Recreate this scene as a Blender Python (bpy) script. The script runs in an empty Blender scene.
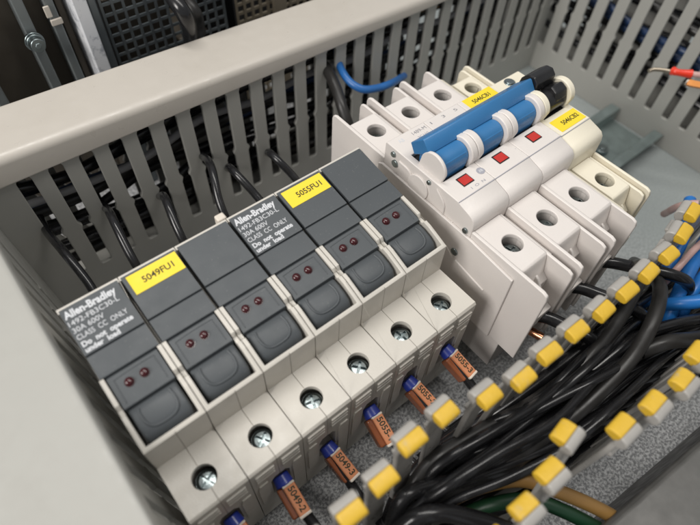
import bpy, bmesh, math, random
from mathutils import Vector, Matrix
random.seed(7)
S = 0.001                                  # everything below is written in millimetres
sc = bpy.context.scene
col = sc.collection
PI = math.pi

# ------------------------------------------------------------------ camera numbers
CAM = Vector((10.5488, -80.6351, 191.853))
ROT = Matrix(((0.7745679, 0.4979323, -0.39001025),
              (-0.63143929, 0.64431064, -0.43144898),
              (0.03645537, 0.58045433, 0.81347636)))
FPX = 547.47
def at(u, v, z):
    """point at height z on the sight line of photo pixel (u, v)"""
    r = ROT @ Vector(((u - 350) / FPX, -(v - 262.5) / FPX, -1))
    t = (z - CAM.z) / r.z
    return CAM + r * t

# ------------------------------------------------------------------ object helpers
def tag(o, label=None, cat=None, group=None, kind=None):
    if label: o['label'] = label
    if cat: o['category'] = cat
    if group: o['group'] = group
    if kind: o['kind'] = kind
    return o
def thing(name, label, cat, loc=(0, 0, 0), group=None):
    o = bpy.data.objects.new(name, None)
    o.empty_display_size = 0.005
    o.location = Vector(loc) * S
    col.objects.link(o)
    return tag(o, label, cat, group)
def finish(me, smooth=35):
    for p in me.polygons: p.use_smooth = True
    try: me.set_sharp_from_angle(angle=math.radians(smooth))
    except Exception: pass
def obj(name, bm, mat, parent=None, loc=(0, 0, 0), bevel=0, seg=2, smooth=35):
    me = bpy.data.meshes.new(name)
    bmesh.ops.recalc_face_normals(bm, faces=bm.faces)
    bm.to_mesh(me); bm.free()
    me.transform(Matrix.Scale(S, 4))
    mats = mat if isinstance(mat, (list, tuple)) else [mat]
    for m in mats: me.materials.append(m)
    finish(me, smooth)
    o = bpy.data.objects.new(name, me)
    col.objects.link(o)
    o.location = Vector(loc) * S
    if parent is not None: o.parent = parent
    if bevel:
        b = o.modifiers.new('bevel', 'BEVEL'); b.width = bevel * S; b.segments = seg
        b.limit_method = 'ANGLE'; b.angle_limit = math.radians(38); b.harden_normals = False
        wn(o)
    return o
def wn(o):
    m = o.modifiers.new('even_normals', 'WEIGHTED_NORMAL'); m.keep_sharp = True; m.weight = 100; m.mode = 'FACE_AREA'
def copy_tree(o, parent=None, offset=(0, 0, 0)):
    c = o.copy(); col.objects.link(c)
    if parent is not None: c.parent = parent
    c.location = c.location + Vector(offset) * S
    for ch in list(o.children): copy_tree(ch, c)
    return c
def put(o, parent, offset):                 # copy a part (with its sub-parts) under another parent
    return copy_tree(o, parent, offset)
def baked(o):
    """evaluate modifiers (booleans, bevels) into the mesh"""
    dg = bpy.context.evaluated_depsgraph_get()
    dg.update()
    me = bpy.data.meshes.new_from_object(o.evaluated_get(dg))
    o.modifiers.clear(); o.data = me
    finish(me, 50)
    for p in me.polygons:
        if max(abs(c) for c in p.normal) > .985: p.use_smooth = False
    return o
def cut(o, bm):
    me = bpy.data.meshes.new('cutter')
    bmesh.ops.recalc_face_normals(bm, faces=bm.faces)
    bm.to_mesh(me); bm.free(); me.transform(Matrix.Scale(S, 4))
    c = bpy.data.objects.new('cutter', me); col.objects.link(c)
    m = o.modifiers.new('cut', 'BOOLEAN'); m.operation = 'DIFFERENCE'; m.object = c; m.solver = 'EXACT'
    m.use_self = True
    bpy.context.view_layer.update()
    dg = bpy.context.evaluated_depsgraph_get()
    me2 = bpy.data.meshes.new_from_object(o.evaluated_get(dg))
    o.modifiers.clear(); o.data = me2
    bpy.data.objects.remove(c)
    finish(me2)
    return o
def add_bevel(o, w, seg=2, ang=38):
    b = o.modifiers.new('bevel', 'BEVEL'); b.width = w * S; b.segments = seg
    b.limit_method = 'ANGLE'; b.angle_limit = math.radians(ang)
    b.use_clamp_overlap = True
    return o

# ------------------------------------------------------------------ shapes into bmesh
def box(bm, x0, y0, z0, x1, y1, z1):
    vs = [bm.verts.new((x, y, z)) for x in (x0, x1) for y in (y0, y1) for z in (z0, z1)]
    for f in ((0, 1, 3, 2), (4, 6, 7, 5), (0, 4, 5, 1), (2, 3, 7, 6), (0, 2, 6, 4), (1, 5, 7, 3)):
        bm.faces.new([vs[i] for i in f])
    return bm
def prism(bm, pts, a0, a1, axis='x'):
    """extrude a polygon: axis x -> pts are (y,z); axis y -> (x,z); axis z -> (x,y)"""
    def P(p, a):
        return {'x': (a, p[0], p[1]), 'y': (p[0], a, p[1]), 'z': (p[0], p[1], a)}[axis]
    A = [bm.verts.new(P(p, a0)) for p in pts]; B = [bm.verts.new(P(p, a1)) for p in pts]
    bm.faces.new(A); bm.faces.new(B[::-1])
    n = len(pts)
    for i in range(n): bm.faces.new((A[i], A[(i + 1) % n], B[(i + 1) % n], B[i]))
    return bm
def cyl(bm, c, r, h, axis=(0, 0, 1), n=32, r2=None):
    c = Vector(c); ax = Vector(axis).normalized()
    q = Vector((0, 0, 1)).rotation_difference(ax).to_matrix()
    r2 = r if r2 is None else r2
    A = []; B = []
    for i in range(n):
        a = 2 * PI * i / n; d = Vector((math.cos(a), math.sin(a), 0))
        A.append(bm.verts.new(c + q @ (d * r))); B.append(bm.verts.new(c + q @ (d * r2 + Vector((0, 0, h)))))
    bm.faces.new(A[::-1]); bm.faces.new(B)
    for i in range(n): bm.faces.new((A[i], A[(i + 1) % n], B[(i + 1) % n], B[i]))
    return bm
def smooth_path(pts, n=10):
    P = [Vector(p) for p in pts]
    if len(P) < 3: return P
    P = [P[0] * 2 - P[1]] + P + [P[-1] * 2 - P[-2]]
    out = []
    for i in range(1, len(P) - 2):
        for k in range(n):
            t = k / n; a, b, c, d = P[i - 1], P[i], P[i + 1], P[i + 2]
            out.append(0.5 * ((2 * b) + (-a + c) * t + (2 * a - 5 * b + 4 * c - d) * t * t + (-a + 3 * b - 3 * c + d) * t ** 3))
    out.append(P[-2]); return out
def tube(bm, pts, r, n=14, samples=10, flat=1.0):
    P = smooth_path(pts, samples)
    rings = []; up = None
    for i, p in enumerate(P):
        t = (P[min(i + 1, len(P) - 1)] - P[max(i - 1, 0)]).normalized()
        if up is None:
            up = Vector((0, 0, 1)) if abs(t.z) < .9 else Vector((0, 1, 0))
        up = (up - t * up.dot(t)).normalized(); s = t.cross(up)
        rr = r(i / (len(P) - 1)) if callable(r) else r
        rings.append([bm.verts.new(p + (s * math.cos(2 * PI * k / n) + up * math.sin(2 * PI * k / n) * flat) * rr) for k in range(n)])
    for a, b in zip(rings, rings[1:]):
        for k in range(n): bm.faces.new((a[k], a[(k + 1) % n], b[(k + 1) % n], b[k]))
    bm.faces.new(rings[0][::-1]); bm.faces.new(rings[-1])
    return bm
def dome(bm, c, r, h, n=20, m=5, axis=(0, 0, 1)):
    c = Vector(c); q = Vector((0, 0, 1)).rotation_difference(Vector(axis).normalized()).to_matrix()
    rings = []
    for j in range(m):
        a = (PI / 2) * j / m
        rings.append([bm.verts.new(c + q @ Vector((math.cos(2 * PI * k / n) * r * math.cos(a), math.sin(2 * PI * k / n) * r * math.cos(a), h * math.sin(a)))) for k in range(n)])
    top = bm.verts.new(c + q @ Vector((0, 0, h)))
    for a, b in zip(rings, rings[1:]):
        for k in range(n): bm.faces.new((a[k], a[(k + 1) % n], b[(k + 1) % n], b[k]))
    for k in range(n): bm.faces.new((rings[-1][k], rings[-1][(k + 1) % n], top))
    bm.faces.new(rings[0][::-1])
    return bm
def NB(): return bmesh.new()

# ------------------------------------------------------------------ materials
def mat(name, color, rough=0.5, metal=0.0, spec=0.5, var=0.06, vscale=60, bump=0.0, bscale=900, coat=0.0, dust=0.0, stain=None, trans=0.0, rvar=0.12, sss=0):
    m = bpy.data.materials.new(name); m.use_nodes = True
    nt = m.node_tree; N = nt.nodes; L = nt.links
    b = N['Principled BSDF']
    b.inputs['Metallic'].default_value = metal
    b.inputs['Specular IOR Level'].default_value = spec
    b.inputs['Coat Weight'].default_value = coat
    if trans: b.inputs['Transmission Weight'].default_value = trans
    if sss:
        b.inputs['Subsurface Weight'].default_value = sss
        b.inputs['Subsurface Radius'].default_value = (.002, .0016, .0012)
        b.inputs['Subsurface Scale'].default_value = .6
    tc = N.new('ShaderNodeTexCoord')
    ge = N.new('ShaderNodeNewGeometry')
    n1 = N.new('ShaderNodeTexNoise'); n1.inputs['Scale'].default_value = vscale; n1.inputs['Detail'].default_value = 5
    L.new(ge.outputs['Position'], n1.inputs['Vector'])
    hsv = N.new('ShaderNodeMix'); hsv.data_type = 'RGBA'
    c1 = tuple(min(1, c * (1 - var)) for c in color) + (1,); c2 = tuple(min(1, c * (1 + var)) for c in color) + (1,)
    hsv.inputs[6].default_value = c1; hsv.inputs[7].default_value = c2
    L.new(n1.outputs['Fac'], hsv.inputs[0])
    out = hsv.outputs[2]
    if stain:                               # irregular grime or tarnish patches
        scol, sscale, lo, hi, amt = stain
        n3 = N.new('ShaderNodeTexNoise'); n3.inputs['Scale'].default_value = sscale; n3.inputs['Detail'].default_value = 8; n3.inputs['Roughness'].default_value = .65
        L.new(ge.outputs['Position'], n3.inputs['Vector'])
        mr = N.new('ShaderNodeMapRange'); mr.inputs[1].default_value = lo; mr.inputs[2].default_value = hi; mr.inputs[4].default_value = amt
        L.new(n3.outputs['Fac'], mr.inputs[0])
        mx = N.new('ShaderNodeMix'); mx.data_type = 'RGBA'; mx.inputs[7].default_value = tuple(scol) + (1,)
        L.new(mr.outputs[0], mx.inputs[0]); L.new(out, mx.inputs[6]); out = mx.outputs[2]
    if dust:
        n4 = N.new('ShaderNodeTexNoise'); n4.inputs['Scale'].default_value = 1500; n4.inputs['Detail'].default_value = 3
        L.new(ge.outputs['Position'], n4.inputs['Vector'])
        mr = N.new('ShaderNodeMapRange'); mr.inputs[1].default_value = .66; mr.inputs[2].default_value = .78; mr.inputs[4].default_value = dust
        L.new(n4.outputs['Fac'], mr.inputs[0])
        mx = N.new('ShaderNodeMix'); mx.data_type = 'RGBA'; mx.inputs[7].default_value = (.45, .43, .4, 1)
        L.new(mr.outputs[0], mx.inputs[0]); L.new(out, mx.inputs[6]); out = mx.outputs[2]
    L.new(out, b.inputs['Base Color'])
    n2 = N.new('ShaderNodeTexNoise'); n2.inputs['Scale'].default_value = 180; n2.inputs['Detail'].default_value = 6
    L.new(ge.outputs['Position'], n2.inputs['Vector'])
    r = N.new('ShaderNodeMapRange'); r.inputs[3].default_value = max(0.02, rough - rvar); r.inputs[4].default_value = min(1, rough + rvar)
    r.inputs[1].default_value = .3; r.inputs[2].default_value = .7
    L.new(n2.outputs['Fac'], r.inputs[0]); L.new(r.outputs[0], b.inputs['Roughness'])
    if bump:
        nb = N.new('ShaderNodeTexNoise'); nb.inputs['Scale'].default_value = bscale; nb.inputs['Detail'].default_value = 3
        L.new(ge.outputs['Position'], nb.inputs['Vector'])
        bp = N.new('ShaderNodeBump'); bp.inputs['Strength'].default_value = bump; bp.inputs['Distance'].default_value = 0.0003
        L.new(nb.outputs['Fac'], bp.inputs['Height']); L.new(bp.outputs[0], b.inputs['Normal'])
    return m
M = {}
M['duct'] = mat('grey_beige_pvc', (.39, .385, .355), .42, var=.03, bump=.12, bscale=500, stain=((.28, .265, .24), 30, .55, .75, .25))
M['cover'] = mat('beige_duct_cover', (.50, .465, .415), .38, var=.02, bump=.08, bscale=400, stain=((.42, .385, .33), 22, .5, .75, .3))
M['tip'] = mat('translucent_grey_tip', (.36, .345, .32), .35, var=.12, vscale=250, bump=.2, bscale=700)
M['yellow'] = mat('yellow_paint', (.64, .405, .03), .5, var=.10, vscale=300, stain=((.42, .36, .25), 260, .58, .72, .7), bump=.3, bscale=1500)
M['housing'] = mat('cream_housing_plastic', (.56, .53, .475), .42, var=.025, bump=.16, bscale=1600, dust=.12)
M['breaker'] = mat('white_breaker_plastic', (.70, .655, .62), .42, var=.02, bump=.14, bscale=1700, dust=.12)
M['breaker_side'] = M['breaker']
M['cream'] = mat('ivory_module_plastic', (.78, .725, .59), .42, var=.02, bump=.14, bscale=1700)
M['dark'] = mat('charcoal_handle_plastic', (.072, .080, .086), .46, var=.05, bump=.06, bscale=2200, dust=.16, spec=.38, rvar=.05)
M['red_led'] = mat('dark_red_lamp', (.045, .004, .006), .2, var=.1, spec=.6)
M['white_ink'] = mat('white_print', (.62, .63, .65), .6, var=.05)
M['grey_ink'] = mat('grey_print', (.22, .22, .24), .6, var=.1)
M['pale_ink'] = mat('pale_grey_print', (.34, .34, .38), .5, var=.05)
M['black_ink'] = mat('black_print', (.035, .03, .01), .6)
M['sticker'] = mat('yellow_sticker', (.86, .66, .03), .5, var=.02)
M['steel'] = mat('zinc_screw', (.29, .335, .34), .33, metal=1, var=.1, rvar=.1, bump=.2, bscale=800)
M['black_wire'] = mat('black_insulation', (.011, .011, .012), .24, var=.2, spec=.5, stain=((.06, .058, .055), 120, .60, .78, .5), bump=.06, bscale=300, rvar=.08)
M['black_matte'] = mat('black_rubber_cable', (.018, .017, .016), .4, var=.12)
M['blue_wire'] = mat('blue_insulation', (.02, .12, .36), .35, var=.08)
M['bright_blue'] = mat('bright_blue_insulation', (.02, .17, .52), .35, var=.08)
M['dark_blue'] = mat('dark_blue_insulation', (.015, .04, .11), .4)
M['brown_wire'] = mat('brown_insulation', (.28, .155, .045), .42, var=.15)
M['green_wire'] = mat('green_insulation', (.008, .045, .018), .45)
M['pink_wire'] = mat('pale_pink_insulation', (.55, .36, .33), .4)
M['grey_wire'] = mat('grey_insulation', (.35, .35, .36), .45)
M['blue_collar'] = mat('blue_ferrule_collar', (.02, .04, .30), .35)
M['copper_label'] = mat('orange_marker', (.62, .25, .12), .16, coat=.8, var=.08, vscale=300)
M['brown_sleeve'] = mat('clear_brown_sleeve', (.24, .075, .03), .12, var=.2, coat=.5)
M['white_cap'] = mat('white_marker_end', (.66, .60, .52), .45)
M['blue_handle'] = mat('blue_handle_plastic', (.033, .165, .375), .38, var=.03, bump=.1, bscale=1500)
M['black_handle'] = mat('black_handle_plastic', (.012, .012, .013), .33, var=.1, bump=.12, bscale=1200)
M['red_flag'] = mat('red_flag', (.50, .025, .018), .4, var=.06)
M['rail'] = mat('zinc_rail', (.30, .36, .355), .38, metal=.75, var=.08, bump=.05)
M['orange_ferrule'] = mat('orange_ferrule', (.75, .30, .08), .35)
M['red_ferrule'] = mat('red_ferrule', (.75, .045, .02), .3)
M['bare_wire'] = mat('tinned_strands', (.42, .36, .28), .3, metal=1)
M['copper'] = mat('bare_copper', (.75, .35, .2), .3, metal=1)
M['bright_metal'] = mat('bright_bracket_metal', (.80, .81, .83), .4, metal=.0, var=.1, stain=((.30, .32, .36), 180, .5, .62, .8))
M['grey_metal'] = mat('grey_bar_metal', (.22, .24, .24), .5, metal=.4, var=.1)
M['brown_metal'] = mat('dark_bronze_panel', (.10, .085, .066), .5, metal=.3, var=.15)
M['grid'] = mat('perforated_steel', (.16, .18, .19), .4, metal=.6, var=.1)
M['grid_beige'] = mat('perforated_beige_steel', (.26, .22, .16), .5, metal=.2, var=.1)
M['flange'] = mat('grey_enclosure_flange', (.13, .127, .12), .45, metal=.3, var=.12, vscale=40, stain=((.09, .09, .085), 50, .45, .65, .6))
M['dark_void'] = mat('dark_interior', (.02, .02, .02), .7)

def panel_material():
    m = bpy.data.materials.new('galvanised_panel'); m.use_nodes = True
    nt = m.node_tree; N = nt.nodes; L = nt.links; b = N['Principled BSDF']
    ge = N.new('ShaderNodeNewGeometry')
    v = N.new('ShaderNodeTexNoise'); v.inputs['Scale'].default_value = 950; v.inputs['Detail'].default_value = 3; v.inputs['Roughness'].default_value = .6
    L.new(ge.outputs['Position'], v.inputs['Vector'])
    sep = N.new('ShaderNodeSeparateXYZ'); L.new(ge.outputs['Position'], sep.inputs[0])
    mr = N.new('ShaderNodeMapRange')       # the spangle finish is coarse near the fuse holders and fine by the end duct
    mr.inputs[1].default_value = .17; mr.inputs[2].default_value = .25; mr.inputs[3].default_value = 1; mr.inputs[4].default_value = .12
    L.new(sep.outputs[0], mr.inputs[0])
    rp = N.new('ShaderNodeValToRGB'); rp.color_ramp.elements[0].position = .42; rp.color_ramp.elements[1].position = .60
    rp.color_ramp.elements[0].color = (.25, .255, .26, 1); rp.color_ramp.elements[1].color = (.62, .625, .63, 1)
    L.new(v.outputs['Fac'], rp.inputs[0])
    mx = N.new('ShaderNodeMix'); mx.data_type = 'RGBA'; mx.inputs[6].default_value = (.34, .375, .37, 1)
    L.new(mr.outputs[0], mx.inputs[0]); L.new(rp.outputs[0], mx.inputs[7])
    L.new(mx.outputs[2], b.inputs['Base Color'])
    b.inputs['Metallic'].default_value = .15; b.inputs['Roughness'].default_value = .5
    bp = N.new('ShaderNodeBump'); bp.inputs['Distance'].default_value = .0012
    ml = N.new('ShaderNodeMath'); ml.operation = 'MULTIPLY'; ml.inputs[1].default_value = .7
    L.new(mr.outputs[0], ml.inputs[0]); L.new(ml.outputs[0], bp.inputs['Strength'])
    L.new(v.outputs['Fac'], bp.inputs['Height']); L.new(bp.outputs[0], b.inputs['Normal'])
    return m
M['panel'] = panel_material()

# ------------------------------------------------------------------ text
def text(name, s, material, parent, origin, width, height, ux=(1, 0, 0), uy=(0, 1, 0), bold=0.0, thick=0.04):
    cu = bpy.data.curves.new('glyphs', 'FONT'); cu.body = s; cu.size = 1; cu.offset = bold; cu.extrude = 0.001; cu.resolution_u = 4
    t = bpy.data.objects.new('glyphs', cu); col.objects.link(t)
    bpy.context.view_layer.update()
    dg = bpy.context.evaluated_depsgraph_get()
    me = bpy.data.meshes.new_from_object(t.evaluated_get(dg))
    bpy.data.objects.remove(t)
    xs = [v.co.x for v in me.vertices]; ys = [v.co.y for v in me.vertices]; zs = [v.co.z for v in me.vertices]
    x0, x1 = min(xs), max(xs)
    cap = 0.69                               # capital height of the built-in font at size 1
    ux = Vector(ux).normalized(); uy = Vector(uy).normalized(); n = ux.cross(uy)
    zr = max(max(zs) - min(zs), 1e-6)
    for v in me.vertices:
        a = (v.co.x - x0) / (x1 - x0) * width; b = v.co.y / cap * height; c = (v.co.z - min(zs)) / zr * thick + 0.01
        v.co = (Vector(origin) + ux * a + uy * b + n * c) * S
    me.materials.append(material)
    o = bpy.data.objects.new(name, me); col.objects.link(o)
    if parent is not None: o.parent = parent
    return o
def join_meshes(name, objs, parent):
    bm = bmesh.new()
    for o in objs: bm.from_mesh(o.data)
    me = bpy.data.meshes.new(name); bm.to_mesh(me); bm.free()
    me.materials.append(objs[0].data.materials[0])
    n = bpy.data.objects.new(name, me); col.objects.link(n)
    if parent is not None: n.parent = parent
    for o in objs: bpy.data.objects.remove(o)
    return n

# ================================================================== the setting
ZP = -22
bm = NB(); box(bm, -160, -260, ZP - 2, 520, 620, ZP)
tag(obj('panel_surface', bm, M['panel']), 'grey galvanised mounting plate carrying all the devices', kind='structure')

# ------------------------------------------------------------------ DIN rail
t = thing('mounting_rail', 'zinc plated hat rail running under the breaker towards the slotted wall', 'rail', (0, 0, ZP))
bm = NB()
y0 = -12.5
pr = [(0, 9), (0, 10), (6, 10), (6, 1), (29, 1), (29, 10), (35, 10), (35, 9), (30, 9), (30, 0), (5, 0), (5, 9)]
prism(bm, [(a + y0, b + .02) for a, b in pr], -3, 305)
obj('rail_profile', bm, M['rail'], t, bevel=.4, smooth=40)
bm = NB(); cyl(bm, (276, 5, 1.1), 3.6, 2.2, n=24); cyl(bm, (276, 5, 3.2), 2.2, .8, n=6)
obj('rail_screw', bm, M['steel'], t, bevel=.3)

# ------------------------------------------------------------------ wiring ducts
def comb_wall(name, parent, n, pitch, start, zs, zt, lead, tail, plane, thick, axis, slot_w=4.5, material=None):
    """slotted wall: a foot strip with fingers standing on it; slots are centred at start + i*pitch"""
    bm = NB(); V = {}
    def v(a, z):
        k = (round(a, 3), round(z, 3))
        if k not in V: V[k] = bm.verts.new((a, plane, z - ZP) if axis == 'y' else (plane, a, z - ZP))
        return V[k]
    zn = 20.5; h = slot_w / 2
    lv = [(zs, h - .7), (zs + .8, h), (zn - 2.2, h), (zn, 1.4), (zn + 2.2, h + .3), (zt - 6, h + .35), (zt - 4, 1.8), (zt, 1.7)]
    slots = [start + i * pitch for i in range(n)]
    edges = [lead] + slots + [tail]
    for i in range(n + 1):
        l, r = edges[i], edges[i + 1]
        prev = None
        for z, w in lv:
            a = l if i == 0 else l + w
            b = r if i == n else r - w
            cur = (v(a, z), v(b, z))
            if prev: bm.faces.new((prev[0], prev[1], cur[1], cur[0]))
            else: first = cur; fa, fb = a, b
            prev = cur
        bm.faces.new((v(fa, ZP), v(fb, ZP), first[1], first[0]))
        if i < n: bm.faces.new((v(fb, ZP), v(r + lv[0][1], ZP), v(r + lv[0][1], zs), v(fb, zs)))
    bmesh.ops.recalc_face_normals(bm, faces=bm.faces)
    g = bmesh.ops.extrude_face_region(bm, geom=bm.faces[:])
    d = Vector((0, thick, 0)) if axis == 'y' else Vector((thick, 0, 0))
    bmesh.ops.translate(bm, vec=d, verts=[x for x in g['geom'] if isinstance(x, bmesh.types.BMVert)])
    return obj(name, bm, material or M['duct'], parent, bevel=.3, seg=2)

# far duct, running along the rail, its beige cover on
FD = thing('wiring_duct', 'slotted grey wiring duct with beige cover running along the far side of the fuse holders', 'cable duct', (0, 0, ZP))
bm_off = -ZP
YD = 89.4
def shift(pts, dz=-ZP): return [(a, z + dz) for a, z in pts]
w = comb_wall('side_wall', FD, 27, 11.03, 9.33, -5.2, 56.5, -7.5, 306.5, YD, 1.7, 'y')
w2 = comb_wall('rear_wall', FD, 27, 11.03, 12.5, -5.2, 56.5, -4.5, 306.5, YD + 23.2, 1.7, 'y')
for q in (w, w2): q.rotation_euler.z = -.018
bm = NB(); box(bm, -4.4, YD + 2, .05, 305, YD + 22, 1.8)
fl = obj('duct_base', bm, M['duct'], FD); fl.rotation_euler.z = -.018
bm = NB()                                  # the cover: rounded U profile, slightly sprung along its length
n = 14
prof = []
W0, W1 = YD - 1.6, YD + 26.4
def cov(x):
    zt = 64.2 - (x / 190) * 5.0; zb = 53.2
    o = [(W0, zb), (W0 - .15, zb + .5), (W0, zt - 3.0), (W0 + .5, zt - 1.4), (W0 + 1.7, zt - .4), (W0 + 3.4, zt), (W1 - 2.5, zt), (W1 - .8, zt - .7), (W1, zt - 2.4), (W1, zb), (W1 - 1.4, zb), (W1 - 1.4, zt - 2.6), (W1 - 3, zt - 1.5), (W0 + 3.2, zt - 1.5), (W0 + 1.4, zt - 3), (W0 + 1.4, zb)]
    return o
rows = []
for i in range(n):
    x = -36 + 343 * i / (n - 1)
    dy = -.018 * x
    rows.append([bm.verts.new((x, y + dy, z - ZP)) for y, z in cov(x)])
for a, b in zip(rows, rows[1:]):
    k = len(a)
    for j in range(k): bm.faces.new((a[j], a[(j + 1) % k], b[(j + 1) % k], b[j]))
bm.faces.new(rows[0][::-1]); bm.faces.new(rows[-1])
obj('cover', bm, M['cover'], FD, bevel=.35, seg=2, smooth=50)

# end duct on the right, open slots towards the breaker
RD = thing('wiring_duct', 'slotted pale grey wiring duct standing across the end of the rail behind the red ferrule', 'cable duct', (307.5, 0, ZP))
def ydir(pts): return pts
n_r = 21
w = comb_wall('side_wall', RD, n_r, 11.12, 81.9 - 11.12 * (n_r - 1), -5.2, 60, -150, 118, 0, 1.7, 'x', slot_w=4.1)
w = comb_wall('rear_wall', RD, n_r, 11.12, 81.9 - 11.12 * (n_r - 1), -5.2, 60, -150, 118, 27, 1.7, 'x', slot_w=4.1)
w.location.y += .004
bm = NB(); box(bm, 2, -149, .05, 26.5, 117, 1.8); obj('duct_base', bm, M['duct'], RD)

# left duct, cover on, very near the lens
LD = thing('wiring_duct', 'beige covered wiring duct filling the lower left corner beside the first fuse', 'cable duct', (-5, 0, ZP))
w = comb_wall('side_wall', LD, 19, 11.03, -130, -5.2, 56.5, -140, 89, -1.7, 1.7, 'x')
w = comb_wall('rear_wall', LD, 19, 11.03, -130, -5.2, 56.5, -140, 86, -60, 1.7, 'x')
w_l = [c for c in LD.children if c.name.startswith('side_wall')][0]; w_l.location.x = .0030; w_l.rotation_euler.y = -math.atan(2.6 / 78)
bm = NB(); box(bm, -58, -140, .05, -1, 86, 1.8); obj('duct_base', bm, M['duct'], LD)
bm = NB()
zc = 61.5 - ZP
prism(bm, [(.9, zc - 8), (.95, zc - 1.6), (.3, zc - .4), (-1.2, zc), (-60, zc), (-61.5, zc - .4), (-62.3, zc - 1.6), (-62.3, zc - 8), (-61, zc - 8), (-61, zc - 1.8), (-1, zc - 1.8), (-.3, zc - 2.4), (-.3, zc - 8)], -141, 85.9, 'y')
obj('cover', bm, M['duct'], LD, bevel=.3, smooth=50)  # darker duct grey stands in for the shade lying on this cover

# near duct, cover off: separate fingers with yellow painted heads
ND = thing('wiring_duct', 'open wiring duct with yellow painted finger heads crammed with black wires', 'cable duct', (60, -78, ZP))
org = Vector((60, -78, ZP))
YI, YO = -64.5, -92.0                       # inner and outer walls
def finger_mesh(sgn):
    """finger standing at y=0, z from 0; head hooks towards sgn*y (outside); x centred"""
    bm = NB()
    hw = 3.35
    zt = 62 - 0
    pts = [(-hw, 0), (-hw, 25.0), (-2.9, 26.6), (-hw, 28.2), (-hw, 57.0), (-2.4, 58.6), (-2.3, 61.2), (2.3, 61.2), (2.4, 58.6), (hw, 57.0), (hw, 28.2), (2.9, 26.6), (hw, 25.0), (hw, 0)]
    prism(bm, pts, -.8, .8, 'y')
    # hooked head
    h = [(-.8, 61.4), (.9, 61.4), (1.6, 62.0), (2.2, 63.1), (2.3, 64.3), (1.9, 65.2), (1.1, 65.7), (-.3, 65.9), (-.3, 64.5), (-.8, 63.6)]
    h = [(sgn * a, b) for a, b in h]
    prism(bm, h, -3.5, 3.5, 'x')
    # clip rib below the head
    prism(bm, [(sgn * .7, 54.0), (sgn * 1.9, 55.3), (sgn * 1.9, 56.0), (sgn * .7, 56.6)], -3.0, 3.0, 'x')
    return bm
def tip_mesh(sgn):
    bm = NB()
    h = [(-.35, 64.0), (-.33, 66.05), (-1.2, 66.15), (-3.0, 65.9), (-4.1, 65.2), (-4.4, 64.2), (-4.0, 63.3), (-3.0, 62.9), (-.85, 62.7), (-.85, 63.5)]
    h = [(sgn * a, b) for a, b in h]
    prism(bm, h, -3.55, 3.55, 'x')
    return bm
bm = NB(); box(bm, -64, 12.7, .05, 250, 14.3, 16.8)
obj('side_wall', bm, M['duct'], ND, bevel=.2)
bm = NB(); box(bm, -64, -14.8, .05, 250, -13.2, 16.8)
obj('rear_wall', bm, M['duct'], ND, bevel=.2)
bm = NB(); box(bm, -64, -13.1, .05, 250, 12.6, 1.6)
obj('duct_base', bm, M['duct'], ND)
f_in = f_out = None
protos = {}
def finger(x, ybase, ytip, sgn, ztip=59, twist=0, bendx=0):
    if sgn not in protos:
        f = obj('finger', finger_mesh(sgn), M['tip'], ND, bevel=.35, seg=2)
        tp = obj('painted_tip', tip_mesh(sgn), M['yellow'], f, bevel=.75, seg=3)
        tag(tp, 'yellow painted finger head')
        protos[sgn] = f
    else:
        p = protos[sgn]
        f = p.copy(); col.objects.link(f); f.parent = ND
        for ch in p.children:
            c = ch.copy(); col.objects.link(c); c.parent = f
            c.scale.x = random.uniform(.86, 1.03); c.rotation_euler.z = random.uniform(-.03, .03)
    f.location = ((x - org.x) * S, (ybase - org.y) * S, (-5 - ZP - .2) * S)
    dy = ytip - ybase
    f.rotation_euler = (-math.atan2(dy, 64), math.atan2(bendx, 64), twist)
    return f
tips_in = [(-2, -63), (9, -63), (19.8, -63), (30.8, -62.2), (41.0, -61.4), (52.5, -58.8), (64.0, -59.0), (75.4, -62.8), (86.4, -65), (97.9, -64.6), (109.2, -65), (120.4, -65.8), (131.6, -66.1), (142.8, -66.3), (153.9, -66.3), (164.8, -64.6), (175.9, -61.6), (187, -64), (198, -63.5), (209, -64), (220, -64.5), (231, -64)]
for i, (x, y) in enumerate(tips_in):
    xb = 30.8 + (i - 3) * 11.1
    finger(xb, -64.5, y, 1, twist=random.uniform(-.05, .05) + (.16 if i in (15, 16) else 0), bendx=x - xb + random.uniform(-.3, .3))
tips_out = [(7.5, -91), (18.5, -91), (29.5, -91), (40.5, -91), (51, -90.3), (62, -89.8), (73.0, -88.4), (84.8, -84.8), (95.9, -92.8), (107.6, -94.4), (119.4, -95.6), (130, -94), (141, -94), (152.5, -94), (163.5, -94), (175, -94), (186, -94), (197, -94)]
for i, (x, y) in enumerate(tips_out):
    xb = 73 + (i - 6) * 11.1
    finger(xb, -92.0, y, -1, twist=random.uniform(-.05, .05) + (.15 if i == 7 else 0), bendx=max(-3, min(3, x - xb)))

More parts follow.
